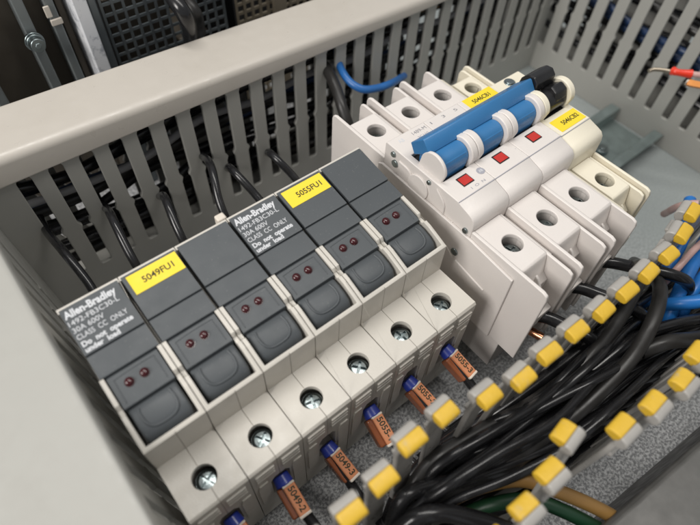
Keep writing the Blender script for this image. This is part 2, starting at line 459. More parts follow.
# ================================================================== fuse holders
P = 17.8
def housing_mesh():
    prof = [(-37.8, -10), (-37.8, 37.9), (-37.1, 38.7), (-20.4, 38.7), (-20.4, 51.7), (-17, 53.0), (-12.5, 54.6), (-10.2, 55.0), (-9.6, 54.0), (-7.9, 54.2), (-7.1, 55.9), (-3, 56.5), (1.3, 57.0), (1.3, 53.5), (23.6, 53.5), (23.6, 60.7), (25.1, 60.9), (25.1, 38.7), (42, 38.7), (42, -10)]
    bm = NB(); prism(bm, prof, .12, 17.68)
    bmesh.ops.triangulate(bm, faces=[f for f in bm.faces if len(f.verts) > 4])
    bmesh.ops.dissolve_limit(bm, angle_limit=.01, verts=bm.verts[:], edges=bm.edges[:])
    o = obj('housing', bm, [M['housing'], M['dark_void']])
    bm = NB(); box(bm, 1.35, -19.2, 39.5, 16.45, 23.0, 80); cut(o, bm)
    bm = NB(); cyl(bm, (8.9, -30.0, 26), 3.45, 30, n=40); cut(o, bm)
    bm = NB(); cyl(bm, (8.9, 34, 26), 3.45, 30, n=32); cut(o, bm)
    bm = NB(); cyl(bm, (8.9, -30.0, 27), 5.0, 9.6, n=40); cut(o, bm)
    bm = NB(); box(bm, 8.82, -45, 37.9, 8.98, -33.6, 60); box(bm, 8.82, -26.4, 38.3, 8.98, -20.0, 60); box(bm, 8.82, -45, -12, 8.98, -37.5, 37.9); cut(o, bm)
    bm = NB(); prism(bm, [(5.6, 8), (5.6, 21), (7, 23.6), (10.8, 23.6), (12.2, 21), (12.2, 8)], -50, -33, 'y'); cut(o, bm)
    bm = NB(); box(bm, 4.5, 39, 14, 13.3, 50, 32); cut(o, bm)
    # grip ribs on the front face
    me = o.data; bm = bmesh.new(); bm.from_mesh(me)
    k = 1 / S
    for v in bm.verts: v.co *= k
    for (a, b) in ((1.6, 7.6), (10.2, 16.2)):
        for z in (34.0, 31.6, 29.2): box(bm, a, -38.3, z, b, -37.7, z + 1.1)
    for (a, b) in ((1.2, 4.6), (13.2, 16.6)):
        prism(bm, [(a, 5), (a, 22), (a + .6, 25), (b, 25), (b, 5)], -38.25, -37.7, 'y')
    for v in bm.verts: v.co *= S
    bm.to_mesh(me); bm.free()
    add_bevel(o, .22, 2)
    return baked(o)
def handle_mesh():
    bm = NB()
    x0, x1 = .55, 17.25
    # label plate and sloping strip
    prism(bm, [(8.9, 50), (8.9, 58.75), (9.2, 58.95), (24.0, 61.25), (24.3, 61.0), (24.3, 55.6), (22.8, 54.5), (22.8, 50)], x0, x1)
    prism(bm, [(1.3, 53.6), (1.3, 57.3), (1.7, 57.5), (8.3, 58.35), (8.7, 58.2), (8.9, 57.4), (8.9, 53.6)], x0 + .02, x1 - .02)
    # lamp plate
    prism(bm, [(-8.6, 44), (-8.6, 54.9), (-8.2, 55.1), (.7, 56.6), (1.6, 56.0), (1.6, 44)], 1.75, 16.05)
    return bm
def grip_mesh():
    bm = NB()
    a, b = 2.1, 15.7
    secs = [(-8.45, 53.3, 0), (-9.2, 53.8, 0), (-11.5, 53.7, 0), (-14.5, 52.9, 0), (-16.6, 51.9, .1), (-17.9, 50.4, .5), (-18.4, 48.4, .9), (-18.6, 44.0, 1.2)]
    rows = []
    for (y, z, ins) in secs:
        xa, xb = a + ins, b - ins
        rows.append([bm.verts.new(p) for p in ((xa, y, z - .5), (xa + .35, y, z - .08), (xa + .8, y, z), (xb - .8, y, z), (xb - .35, y, z - .08), (xb, y, z - .5), (xb, y + 1.0, 40), (xa, y + 1.0, 40))])
    for r0, r1 in zip(rows, rows[1:]):
        for j in range(8): bm.faces.new((r0[j], r0[(j + 1) % 8], r1[(j + 1) % 8], r1[j]))
    bm.faces.new(rows[0]); bm.faces.new(rows[-1][::-1])
    def gz(y):
        for (p, q) in zip(secs, secs[1:]):
            if q[0] <= y <= p[0]:
                t = (p[0] - y) / (p[0] - q[0]); return p[1] + (q[1] - p[1]) * t
        return secs[-1][1]
    # U-shaped moulded ridge
    pts = []
    for x, y in ((4.5, -9.9), (4.2, -12.0), (4.5, -14.3), (5.6, -15.6), (7.4, -16.1), (10.4, -16.1), (12.2, -15.6), (13.3, -14.3), (13.6, -12.0), (13.3, -9.9)): pts.append((x, y, gz(y) + .02))
    tube(bm, pts, .36, n=10, samples=4)
    return bm
def lamp_frame(bm):
    pts = [(3.0, -7.6), (3.2, -1.4), (4.1, -.4), (13.6, -.2), (14.5, -1.2), (14.6, -7.4)]
    tube(bm, [(x, y, 55.12 + (y + 8.2) * .168) for x, y in pts], .14, n=6, samples=3)
    return bm
plate_u = Vector((0, 14.8, 2.3)).normalized()
def screw(bm, c, r=3.0):
    x, y, z = c
    cyl(bm, (x, y, z - 6), r, 6.4, n=28, r2=r)
    dome(bm, (x, y, z + .4), r * .98, .7, n=28, m=4)
    return bm
def terminal_screw(parent, c, name='terminal_screw', ang=.5, r=3.0):
    bm = NB(); screw(bm, (0, 0, 0), r)
    o = obj(name, bm, M['steel'], None, smooth=30)
    me_c = NB()
    box(me_c, -2.2, -.42, -.3, 2.2, .42, 3); cut(o, me_c)
    me_c = NB(); box(me_c, -.42, -2.2, -.3, .42, 2.2, 3); cut(o, me_c)
    add_bevel(o, .08, 1); baked(o)
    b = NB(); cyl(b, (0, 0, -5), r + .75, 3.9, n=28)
    obj('well_shade', b, M['dark_void'], o)  # near-black disc, paints the shade around the screw in its well
    return o
proto_screw = terminal_screw(None, None, r=3.2)
proto_screw.rotation_euler.z = .5
def fuse_block(x0, label, sticker_pole, sticker_text, group):
    t = thing('fuse_holder', label, 'fuse holder', (x0, 0, -10), group)
    return t
housing0 = housing_mesh()
bmh = handle_mesh(); lamp_frame(bmh)
handle0 = obj('handle', bmh, M['dark'], bevel=.22, seg=2, smooth=30)
grip0 = obj('grip', grip_mesh(), M['dark'], handle0, bevel=.0, smooth=55)
lamp0 = None
for k, x in enumerate((6.2, 10.5)):
    bm = NB(); cyl(bm, (0, 0, -.6), 1.3, .7, axis=(0, -.16, 1), n=24); dome(bm, (0, 0, .25), 1.22, .75, axis=(0, -.16, 1))
    o = obj('indicator_lamp', bm, M['red_led'], handle0, loc=(x, -3.0, 56.0), smooth=50)
def assemble(x0, label, group, first=False):
    t = thing('fuse_holder', label, 'fuse holder', (x0, 0, -10), group)
    hs = []
    for i in range(3):
        off = (i * P, 0, 10)
        h = put(housing0, t, off); k = put(handle0, t, off); hs.append(k)
        s = put(proto_screw, t, (i * P + 9.1, -30.3, 10 + 34.6)); s.rotation_euler.z = random.uniform(0, 1.5)
        s.rotation_euler.x = random.uniform(-.06, .06)
    return t, hs
FB1, H1 = assemble(0, 'left charcoal and cream triple fuse holder whose yellow sticker reads 5049FU1', 'triple fuse holders side by side on the rail')
FB2, H2 = assemble(3 * P, 'right charcoal and cream triple fuse holder whose yellow sticker reads 5055FU1, touching the breaker', 'triple fuse holders side by side on the rail')
for o in [housing0, handle0] + list(proto_screw.children) + [proto_screw] + list(handle0.children_recursive): bpy.data.objects.remove(o)
def plate(x, y):                            # height of the sloping label plate
    return 58.95 + (y - 9.2) * (2.3 / 14.8)
def rating(parent):
    L_ = [('Allen-Bradley', 1.0, 20.75, 14.6, 2.25, .035), ('1492-FB3C30-L', 1.0, 18.3, 14.2, 1.55, .0), ('30A 600V', 1.1, 16.0, 8.6, 1.55, .0), ('CLASS  CC  ONLY', 1.1, 13.7, 14.2, 1.55, .0), ('Do  not  operate', 1.3, 11.35, 14.3, 1.5, .035), ('under  load', 1.3, 9.55 - .1, 9.6, 1.45, .035)]
    os = []
    for s, x, y, w, h, b in L_:
        os.append(text('rating_text', s, M['white_ink'], None, (x, y, plate(x, y)), w, h, (1, 0, 0), plate_u, bold=b))
    o = join_meshes('rating_text', os, parent)
    return o
rating(H1[0]); rating(H2[0])
def sticker(parent, s, x0, x1, y0, y1, zf, u, tw, th, dx=0):
    z = lambda y: zf(0, y)
    bm = NB()
    prism(bm, [(y0, z(y0) + .02), (y1, z(y1) + .02), (y1, z(y1) + .16), (y0, z(y0) + .16)], x0, x1)
    st = obj('marker_sticker', bm, M['sticker'], parent)
    yc = (y0 + y1) / 2 - th / 2
    text('printed_text', s, M['black_ink'], st, ((x0 + x1) / 2 - tw / 2 + dx, yc, z(yc) + .17), tw, th, (1, 0, 0), u, bold=.012)
    return st
sticker(H1[1], '5049FU1', 1.75, 17.1, 16.9, 23.3, plate, plate_u, 9.6, 2.0, .6)
sticker(H2[1], '5055FU1', 1.5, 16.9, 16.6, 23.2, plate, plate_u, 9.6, 2.0, 1.0)

# ================================================================== circuit breaker
BX, BP = 116.5, 17.7
CB = thing('circuit_breaker', 'white three-pole circuit breaker with blue handle bar and three red flags', 'circuit breaker', (BX, 0, -10))
def breaker_pole(m, zt_l=52.4, cream=False):
    """pole body, local x 0..17.7, z absolute"""
    zt = 52.4 if not cream else 48.4
    top = [(-21.9, 12), (-21.9, 55.0), (-21.5, 56.9), (-20.3, 58.3), (-18.5, 58.9), (-13.9, 60.15), (-13.6, 60.35), (21.2, 60.5), (21.8, 59.9), (21.8, 12)]
    if cream: top = [(y, z if z < 40 else z - .6) for y, z in top]
    bm = NB(); prism(bm, top, .08, 17.62)
    o = obj('pole_body', bm, m)
    # pocket for the toggle drum
    if not cream:
        b = NB(); box(b, 2.6, -4.3, 52, 15.1, 11.5, 80); cut(o, b)
    else:
        b = NB(); box(b, 2.6, -4.3, 52, 15.1, 13.5, 80); cut(o, b)
    add_bevel(o, .25, 2); baked(o)
    # terminal blocks (near and far), with screw wells
    def block(sgn):
        y0, y1 = (-21.95, -43.0) if sgn < 0 else (21.85, 43.8)
        ye = -54 if sgn < 0 else 52.3
        if cream: y1, ye = (-41, -47.5) if sgn < 0 else (41, 47.5)
        a, c = 1.35, 13.7
        if cream: a, c = 2.6, 13.2
        s = sgn
        pr = [(y0, -8), (y0, zt), (y1 - s * 1.0, zt), (y1 - s * .2, zt - .5), (y1 + s * .3, zt - 2), (y1 + s * 1.6, zt - 8), (y1 + s * 4, zt - 10), (y1 + s * 4.2, -8)]
        b = NB(); prism(b, pr, a, c)
        q = obj('terminal_block', b, m)
        b = NB(); cyl(b, ((a + c) / 2 + .45, -33.0 if s < 0 else 35.0 if not cream else 34.0, 34), 3.6, 40, n=36); cut(q, b)
        b = NB(); cyl(b, ((a + c) / 2 + .45, -33.0 if s < 0 else 35.0 if not cream else 34.0, 36), 4.9, zt - 2.0 - 36, n=36); cut(q, b)
        b = NB(); prism(b, [(4, 20), (4, 34), (5, 36), (10, 36), (11, 34), (11, 20)], min(y1 - s * 2, y1 + s * 12), max(y1 - s * 2, y1 + s * 12), 'y'); cut(q, b)
        add_bevel(q, .3, 2); baked(q)
        # barrier fins either side and the sloping wire guide
        b = NB()
        zf = zt + .35
        def fin(xa, xb, z1, yend, zlow):
            r = 2.2
            pts = [(y0, zlow), (y0, z1), (yend - s * r, z1), (yend - s * .65, z1 - .65), (yend, z1 - r), (yend + s * .6, zlow)]
            prism(b, pts, xa, xb)
        fin(0.05, 1.33, zf, ye, 12 if not cream else 8)
        fin(13.75, 14.9, zf - .9, ye + s * -.5, 12)
        box(b, 14.95, min(y0, y1), -6, 17.6, max(y0, y1), zt - 3.2)     # channel between poles
        if cream: fin(16.4, 17.6, zf, ye, 8)
        f = obj('barrier', b, m, bevel=.28)
        g = NB()                              # curved wire guide in front of the block
        gp = []
        for k in range(8):
            u = k / 7
            gp.append((y1 + s * (1.0 + 9.0 * u), zt - 11 - 9 * (1 - (1 - u) ** 2)))
        gp += [(y1 + s * 10, zt - 26), (y1 + s * 1.0, zt - 26)]
        prism(g, gp, 1.4, 13.7)
        g_o = obj('wire_guide', g, m, bevel=.2, smooth=60)
        # little horn moulded on the guide
        h = NB()
        yh = y1 + s * 2.2
        prism(h, [(yh, zt - 11), (yh, zt - 3.8), (yh + s * 1.2, zt - 4.6), (yh + s * 3.2, zt - 7.6), (yh + s * 6.5, zt - 13), (yh + s * 2, zt - 13)], 6.6, 7.6)
        h_o = obj('guide_horn', h, m, bevel=.25)
        h_o.parent = g_o
        return q, f, g_o
    return o, block(-1), block(1)
def place_pole(t, i, base, keep):
    o, lo, up = base
    # copies of the pole's parts
    b = o.copy(); col.objects.link(b); b.parent = t; b.location = (i * BP * S, 0, 10 * S)
    for grp in (lo, up):
        for q in grp:
            c = q.copy(); col.objects.link(c); c.parent = t; c.location = (i * BP * S, 0, 10 * S)
            for ch in q.children:
                d = ch.copy(); col.objects.link(d); d.parent = c
    return b
base_w = breaker_pole(M['breaker'])
bodies = [place_pole(CB, i, base_w, False) for i in range(3)]
AX = thing('auxiliary_switch', 'ivory switch module with black toggle at the right end of the white breaker', 'switch module', (BX + 3 * BP, 0, -10))
base_c = breaker_pole(M['cream'], cream=True)
bodies.append(place_pole(AX, 0, base_c, False))
for base in (base_w, base_c):
    for g in (base[1], base[2]):
        for q in g:
            for ch in list(q.children): bpy.data.objects.remove(ch)
            bpy.data.objects.remove(q)
    bpy.data.objects.remove(base[0])
def scr(parent, x, y, z, r=3.1, dim=False):
    o = terminal_screw(None, None, r=r); o.parent = parent
    o.location = (x * S, y * S, z * S); o.rotation_euler = (random.uniform(-.05, .05), 0, random.uniform(0, 1.5))
    return o
for i in range(3):
    scr(CB, i * BP + 8.5, -33.5, 10 + 47.0, r=3.3); scr(CB, i * BP + 8.5, 34.5, 10 + 47.0, r=3.3)
scr(AX, 8.6, -33.4, 10 + 43.0, r=3.2); scr(AX, 8.6, 33.6, 10 + 43.0, r=3.2)
# toggle collars: half-round cheeks each side of every toggle
def collar(bm, xa, xb, cy=.6, cz=63.3, R=5.7, teeth=False):
    pts = []
    for k in range(25):
        a = PI * k / 24 * 1.06 - .09
        r = R
        pts.append((cy - math.cos(a) * r, cz + math.sin(a) * r))
    pts = [(cy - R + 1.3, 59.0)] + pts[1:-1] + [(cy + R + 1, 59.0)]
    prism(bm, pts, xa, xb)
def collar_set(parent, m, left=True, right=True):
    if left:
        bm = NB(); collar(bm, .1 if parent is not bodies[0] else 1.6, 2.85)
        obj('toggle_cheek', bm, m, parent, bevel=.35, smooth=40)
    if right:
        bm = NB(); collar(bm, 14.85, 17.6)
        obj('toggle_cheek', bm, m, parent, bevel=.35, smooth=40)
for i in range(3): collar_set(bodies[i], M['breaker'])
collar_set(bodies[3], M['cream'])
for i in range(4):                          # black insert standing in for the shaded gap under each toggle
    bm = NB(); box(bm, 2.7, -4.25, 53, 15.0, 11.4, 59.0)
    obj('slot_shade', bm, M['black_handle'], bodies[i])
# toggles
for i in range(3):
    bm = NB()
    pts = [(.9 + 4.3 * math.cos(a), 63.2 + 4.3 * math.sin(a)) for a in [2 * PI * k / 28 for k in range(28)]]
    prism(bm, pts, 2.9, 14.8)
    prism(bm, [(-2.9, 58), (-3.5, 62.0), (-2.6, 66.0), (2.2, 67.4), (7.5, 65.2), (8.8, 63), (8.4, 58)], 3.6, 14.2)
    obj('toggle', bm, M['blue_handle'], CB, loc=(i * BP, 0, 10), bevel=.3, smooth=35)
bm = NB()
prism(bm, [(12.0, 66.2), (9.6, 62.6), (3.0, 67.2), (6.3, 71.0), (7.0, 71.2)], 118.3 - BX, 172.6 - BX)
o = obj('handle_bar', bm, M['blue_handle'], CB, loc=(0, 0, 10))
b = NB(); prism(b, [(9.9, 65.9), (9.0, 64.1), (5.0, 67.0), (6.8, 69.3)], -2, 4.6)
for v in b.verts: v.co.z += 0
cut(o, b)
bm2 = bmesh.new(); bm2.from_mesh(o.data)
for v in bm2.verts: v.co *= 1 / S
box(bm2, 4.6, 6.6, 65.6, 5.4, 7.2, 68.6)
for v in bm2.verts: v.co *= S
bm2.to_mesh(o.data); bm2.free()
add_bevel(o, .35, 2); baked(o)
# red flag windows
for i in range(3):
    bm = NB(); x = i * BP + 6.4; box(bm, x, -10.3, 60.32, x + 4.9, -6.2, 60.62)
    fr = obj('flag_window', bm, M['black_handle'], CB, loc=(0, 0, 10))
    bm = NB(); box(bm, x + .3, -10.0, 60.5, x + 4.6, -6.7, 60.75)
    obj('red_flag', bm, M['red_flag'], fr, bevel=.05)
for i in range(4):                          # fine seam between label field and lip
    bm = NB(); box(bm, .1, -14.1, 60.1 - (.6 if i == 3 else 0), 17.6, -13.85, 60.38 - (.6 if i == 3 else 0))
    obj('lip_seam', bm, M['pale_ink'], bodies[i])
# black toggle on the auxiliary module
bm = NB()
pts = [(.8 + 4.6 * math.cos(a), 62.4 + 4.6 * math.sin(a)) for a in [2 * PI * k / 28 for k in range(28)]]
prism(bm, pts, 3.0, 14.8)
prism(bm, [(11.6, 66.0), (9.8, 62.6), (3.4, 66.4), (3.6, 70.2), (5.6, 72.0), (8.4, 71.6), (11.0, 68.8)], 3.3, 13.9)
prism(bm, [(4.4, 61), (-2.2, 61.6), (-3.4, 64.6), (-2.2, 67.6), (.6, 68.8), (3.0, 67.0), (4.6, 66.0)], 8.2, 14.5)
obj('toggle', bm, M['black_handle'], AX, loc=(0, 0, 10), bevel=.55, seg=3, smooth=40)
# face print and stickers
def flat60(x, y): return 60.36
fl = lambda x, y: 60.4
sticker(bodies[2], '5046CB1', 2.2, 17.4, 15.2, 21.2, lambda x, y: 60.42, (0, 1, 0), 9.0, 1.9, 0)
sticker(bodies[3], '5046CB2', 2.6, 16.8, -12.8, -6.6, lambda x, y: 59.78, (0, 1, 0), 9.2, 1.9, 1.0)
Z6 = 60.47
text('face_print', '1489-M', M['grey_ink'], CB, (10.2, 18.3, Z6 + 10), 6.4, 1.5, bold=.0)
text('face_print', '3C160', M['pale_ink'], CB, (10.6, 15.8, Z6 + 10), 5.0, 1.1)
text('face_print', '1    3    5', M['grey_ink'], CB, (19.5, 18.6, Z6 + 10), 13.5, 1.3)
text('face_print', 'I  O  N', M['pale_ink'], CB, (8.0, -12.6, 60.36 + 10), 6.5, 1.0)
for (x, y, r) in ((4.6, 18.8, 2.2), (16.3, -8.4, 1.5), (34.3, -8.4, .1)):
    bm = NB(); cyl(bm, (x, y, 60.42), r, .06, n=32)
    lg = obj('logo_disc', bm, M['pale_ink'], CB, loc=(0, 0, 10))
    if r > 1:
        text('logo_letters', 'AB', M['white_ink'], lg, (x - r * .55, y - r * .35, 60.49), r * 1.1, r * .75, bold=.01)
bm = NB(); cyl(bm, (9.0, 18.4, 59.7), 2.3, .5, n=28); cyl(bm, (9.0, 18.4, 60.1), 1.7, .5, n=28)
obj('face_screw', bm, M['steel'], AX, loc=(0, 0, 10), bevel=.15)
# relief of the breaker's left flank
bm = NB()
prism(bm, [(23.5, 12.5), (23.5, 49.6), (21.6, 50.6), (-23.3, 50.2), (-41.9, 48.3), (-42.7, 12.5)], -1.0, .1)
obj('flank_plate', bm, M['breaker'], CB, loc=(0, 0, 10), bevel=.25)
bm = NB()
cyl(bm, (-1.05, 3.6, 53.0), 4.8, .9, axis=(1, 0, 0), n=40)
dome(bm, (-.62, 2.4, 50.2), 1.5, .35, axis=(-1, 0, 0))
obj('flank_disc', bm, M['breaker'], CB, loc=(.45, 0, 10), bevel=.15)
bm = NB()
tube(bm, [(-.05, 14, 57.0), (-.1, 8.5, 56.2), (-.1, 6.8, 51.8), (-.1, 3.5, 47.2), (-.1, -2, 46.4), (-.1, -8, 47.3), (-.1, -14, 50.2)], .42, n=8)
tube(bm, [(-.1, -4.5, 58.6), (-.1, -8.5, 55), (-.1, -9.2, 50.8)], .4, n=8)
tube(bm, [(-1.0, -20, 36), (-1.0, -34, 33.5)], .4, n=8)
obj('moulded_line', bm, M['breaker'], CB, loc=(0, 0, 10))
for (y, z, r) in ((17.2, 58.0, .9), (15.9, 54.6, 1.2), (-.6, 58.6, .7), (-18.6, 39.6, 1.25), (-19.5, 51.5, .9)):
    bm = NB()
    cyl(bm, (-.95 if z > 50.7 else -1.5, y, z), r * 1.2, 1.2, axis=(1, 0, 0), n=24)
    o = obj('rivet', bm, M['steel'], CB, loc=(.3 if z > 50.7 else 0, 0, 10))
    b = NB(); cyl(b, (-2.4, y, z), r * .6, 2.1, axis=(1, 0, 0), n=16); cut(o, b)
    add_bevel(o, .15, 2); baked(o)

# ================================================================== wires
def wire(name, pts, r, m, label, cat='wire', group=None, n=14, samples=10, flat=1.0):
    bm = NB(); P0 = [Vector(p) for p in pts]
    tube(bm, P0, r, n=n, samples=samples, flat=flat)
    o = obj(name, bm, m, smooth=60)
    return tag(o, label, cat, group)
ordn = ['first', 'second', 'third', 'fourth', 'fifth', 'sixth']
# supply side: from the far duct down into each fuse
far = [((9, 101, 24), (8.4, 86, 28), (9.5, 66, 37), (10.8, 50, 33), (9.5, 41, 24)),
       ((31, 101, 20), (31, 88, 24), (29, 68, 40), (27, 52, 36), (26.7, 41, 25)),
       ((53, 101, 10), (52.5, 88, 17), (48.5, 66, 38), (45.5, 52, 36), (44.5, 41, 25)),
       ((75.5, 101, 20), (75, 88, 27), (69, 66, 42), (63.5, 52, 37), (62.3, 41, 26)),
       ((86.5, 101, 10), (85, 88, 14), (76, 64, 38), (78, 50, 33), (80.1, 41, 25)),
       ((108.6, 101, 6), (106.5, 88, 11), (93, 62, 38), (95, 50, 34), (97.9, 41, 25))]
for i, pts in enumerate(far):
    wire('wire', pts, 1.55, M['black_wire'], 'black wire running from the far duct into the %s fuse from the left' % ordn[i], group='black wires entering the back of the fuse holders')
    a = Vector(pts[-1])
# a paler heat-shrink end peeps over the back edge
bm = NB(); box(bm, 51.0, 25.6, 55.4, 54.2, 28.4, 60.9)
tag(obj('wire_tag', bm, M['white_cap'], bevel=.5), 'small pinkish wire tag peeping over the back edge between the two fuse holders', 'wire tag')
wire('cable', [at(318, 58, 40), at(326, 68, 42) , at(336, 88, 40), at(343, 110, 36), at(352, 135, 26), at(362, 160, 8)], 2.5, M['black_matte'], 'thick matte black cable curving from the far duct down behind the breaker', 'cable')
wire('wire', [at(333, 34, 34) + Vector((0, 8, 0)), at(336, 48, 42), at(339, 64, 42), at(348, 80, 40), at(362, 89, 38), at(378, 88, 36), at(392, 83, 34), at(404, 76, 24)], 1.75, M['blue_wire'], 'single blue wire looping out of the far duct to the breaker')
# wires tucked inside the far duct, glimpsed through its slots
inside = [(-10, 14, 2.0, 'black_matte'), (4, 34, 1.6, 'grey_wire'), (10, 44, 1.5, 'brown_wire'), (2, 6, 2.2, 'black_wire'), (12, 24, 1.8, 'dark_blue')]
for q_ in range(9):  # extra black wires added to darken the view through the slots
    inside.append((3 + 2.1 * q_, [-4, 12, 26, 38, 2, 47, 18, 31, 50][q_], 2.4, 'black_wire' if q_ % 2 else 'black_matte'))
cn = {'black_matte': 'thick black', 'grey_wire': 'pale grey', 'brown_wire': 'brown', 'black_wire': 'glossy black', 'dark_blue': 'dark blue'}
for k, (dy, z, r, m) in enumerate(inside):
    dy = abs(dy)
    pts = [(x, YD + 5 + dy - .018 * x + random.uniform(-1.5, 1.5), z + random.uniform(-4, 4)) for x in range(-2, 300, 28)]
    wire('wire', pts, r, M[m], '%s wire lying inside the covered far duct behind its slots' % cn[m], group='wires lying inside the covered far duct', samples=5, n=10)
for k, (dx, z, r, m, nm) in enumerate([(8, 30, 2.0, 'dark_blue', 'dark blue'), (13, 24, 2.2, 'dark_blue', 'navy'), (11, 12, 1.8, 'black_wire', 'black'), (17, 18, 2.2, 'black_matte', 'thick black'), (8, 40, 2.3, 'black_matte', 'matte black'), (14, 48, 2.3, 'grey_wire', 'pale grey'), (19, 36, 2.5, 'black_wire', 'lower black'), (21, 5, 2.6, 'black_matte', 'lowest thick black'), (22, 22, 2.6, 'black_wire', 'rear glossy black'), (22, 45, 2.6, 'black_matte', 'rear matte black'), (6, 6, 2.0, 'black_wire', 'thin black'), (18, 54, 2.6, 'black_wire', 'topmost black')]):  # part of the black ones added to darken the slots
    pts = [(307.5 + dx + random.uniform(-1.5, 1.5), y, z + random.uniform(-4, 4)) for y in range(-140, 116, 30)]
    wire('wire', pts, r, M[m], '%s wire lying inside the slotted end duct' % nm, samples=5, n=10)

# load side: marked wires from each fuse to the near duct
marks = ['5049-1', '5049-2', '5049-3', '5055-1', '5055-2', '5055-3']
zst = [15.6, 17.8, 11.5, 15.5, 13.0, 15.5]
for i in range(6):
    x = (i + .5) * P; z = zst[i]
    dx = [0, .3, -.3, .6, .2, .2][i]
    a = Vector((x, -37.5, z)); d = Vector((dx * .08, -1, -.36)).normalized()
    end = Vector((x + (dx * 4), -76, 6 + 2 * (i % 3)))
    p1 = a + d * 18
    t = thing('wire', 'black fuse wire with blue collar and orange marker printed %s' % marks[i], 'wire', a, group='marked wires leaving the front of the fuse holders')
    inv = -a
    bm = NB(); tube(bm, [a + d * 3 + inv, a + d * 10 + inv, p1 + inv, (p1 + end) / 2 + Vector((0, 0, 1.5)) + inv, end + inv], 1.7, n=12)
    obj('insulation', bm, M['black_wire'], t, smooth=60)
    q = Vector((0, -1, 0)).rotation_difference(d).to_matrix().to_4x4()
    q = Matrix.Rotation([.05, -.08, .1, -.14, .12, .1][i], 4, 'Z') @ q
    def loc_obj(name, bm, m, parent, bevel, text_=None):
        for v in bm.verts: v.co = q @ v.co
        return obj(name, bm, m, parent, bevel=bevel)
    bm = NB(); cyl(bm, (0, .8, 0), 2.5, 3.4, axis=(0, -1, 0), n=24, r2=2.9)
    loc_obj('ferrule_collar', bm, M['blue_collar'], t, .3)
    bm = NB(); box(bm, -3.3 if i != 2 else -3.0, -12.6, -3.4, 2.7, -2.7, 1.2)
    sl = loc_obj('marker_sleeve', bm, M['brown_sleeve'], t, .6)
    bm = NB(); box(bm, -1.4, -12.9, .9, 2.5, -2.5, 2.6)
    lb = loc_obj('marker_label', bm, M['copper_label'], t, .45)
    for (ya, yb) in ((-13.4, -12.4), (-3.2, -2.4)):
        bm = NB(); box(bm, -1.5, ya, .8, 2.6, yb, 2.68)
        loc_obj('label_end', bm, M['white_cap'], lb, .3)
    if i >= 0:
        tx = text('printed_text', marks[i], M['black_ink'], lb, (-.25, -3.7, 2.62), 7.9, 2.0, (0, -1, 0), (1, 0, 0), bold=.02)
        for v in tx.data.vertices: v.co = q.to_3x3() @ v.co

# breaker load wires, passing between the fingers
for i, (pa, pm, pe) in enumerate([((125.0, -47, 26), (130, -57, 28), (138, -75, 24)), ((142.5, -46, 27), (149, -57, 29), (158, -74, 26)), ((160, -46, 27), (169, -58, 29), (182, -76, 28))]):
    wire('wire', [pa, Vector(pa) * .5 + Vector(pm) * .5 + Vector((-.6, .6, .4)), pm, pe, (pe[0] + 14, pe[1] - 4, pe[2] - 26)], 2.3, M['black_wire'], 'black wire leaving the %s breaker terminal for the open duct' % ('left', 'middle', 'right')[i], group='black wires leaving the breaker')
bm = NB(); tube(bm, [(124.2, -47, 19), (126.5, -57.0, 20)], 1.6, n=12)
tag(obj('wire', bm, M['copper'], smooth=50), 'short bare copper wire end under the left breaker fin', 'wire')

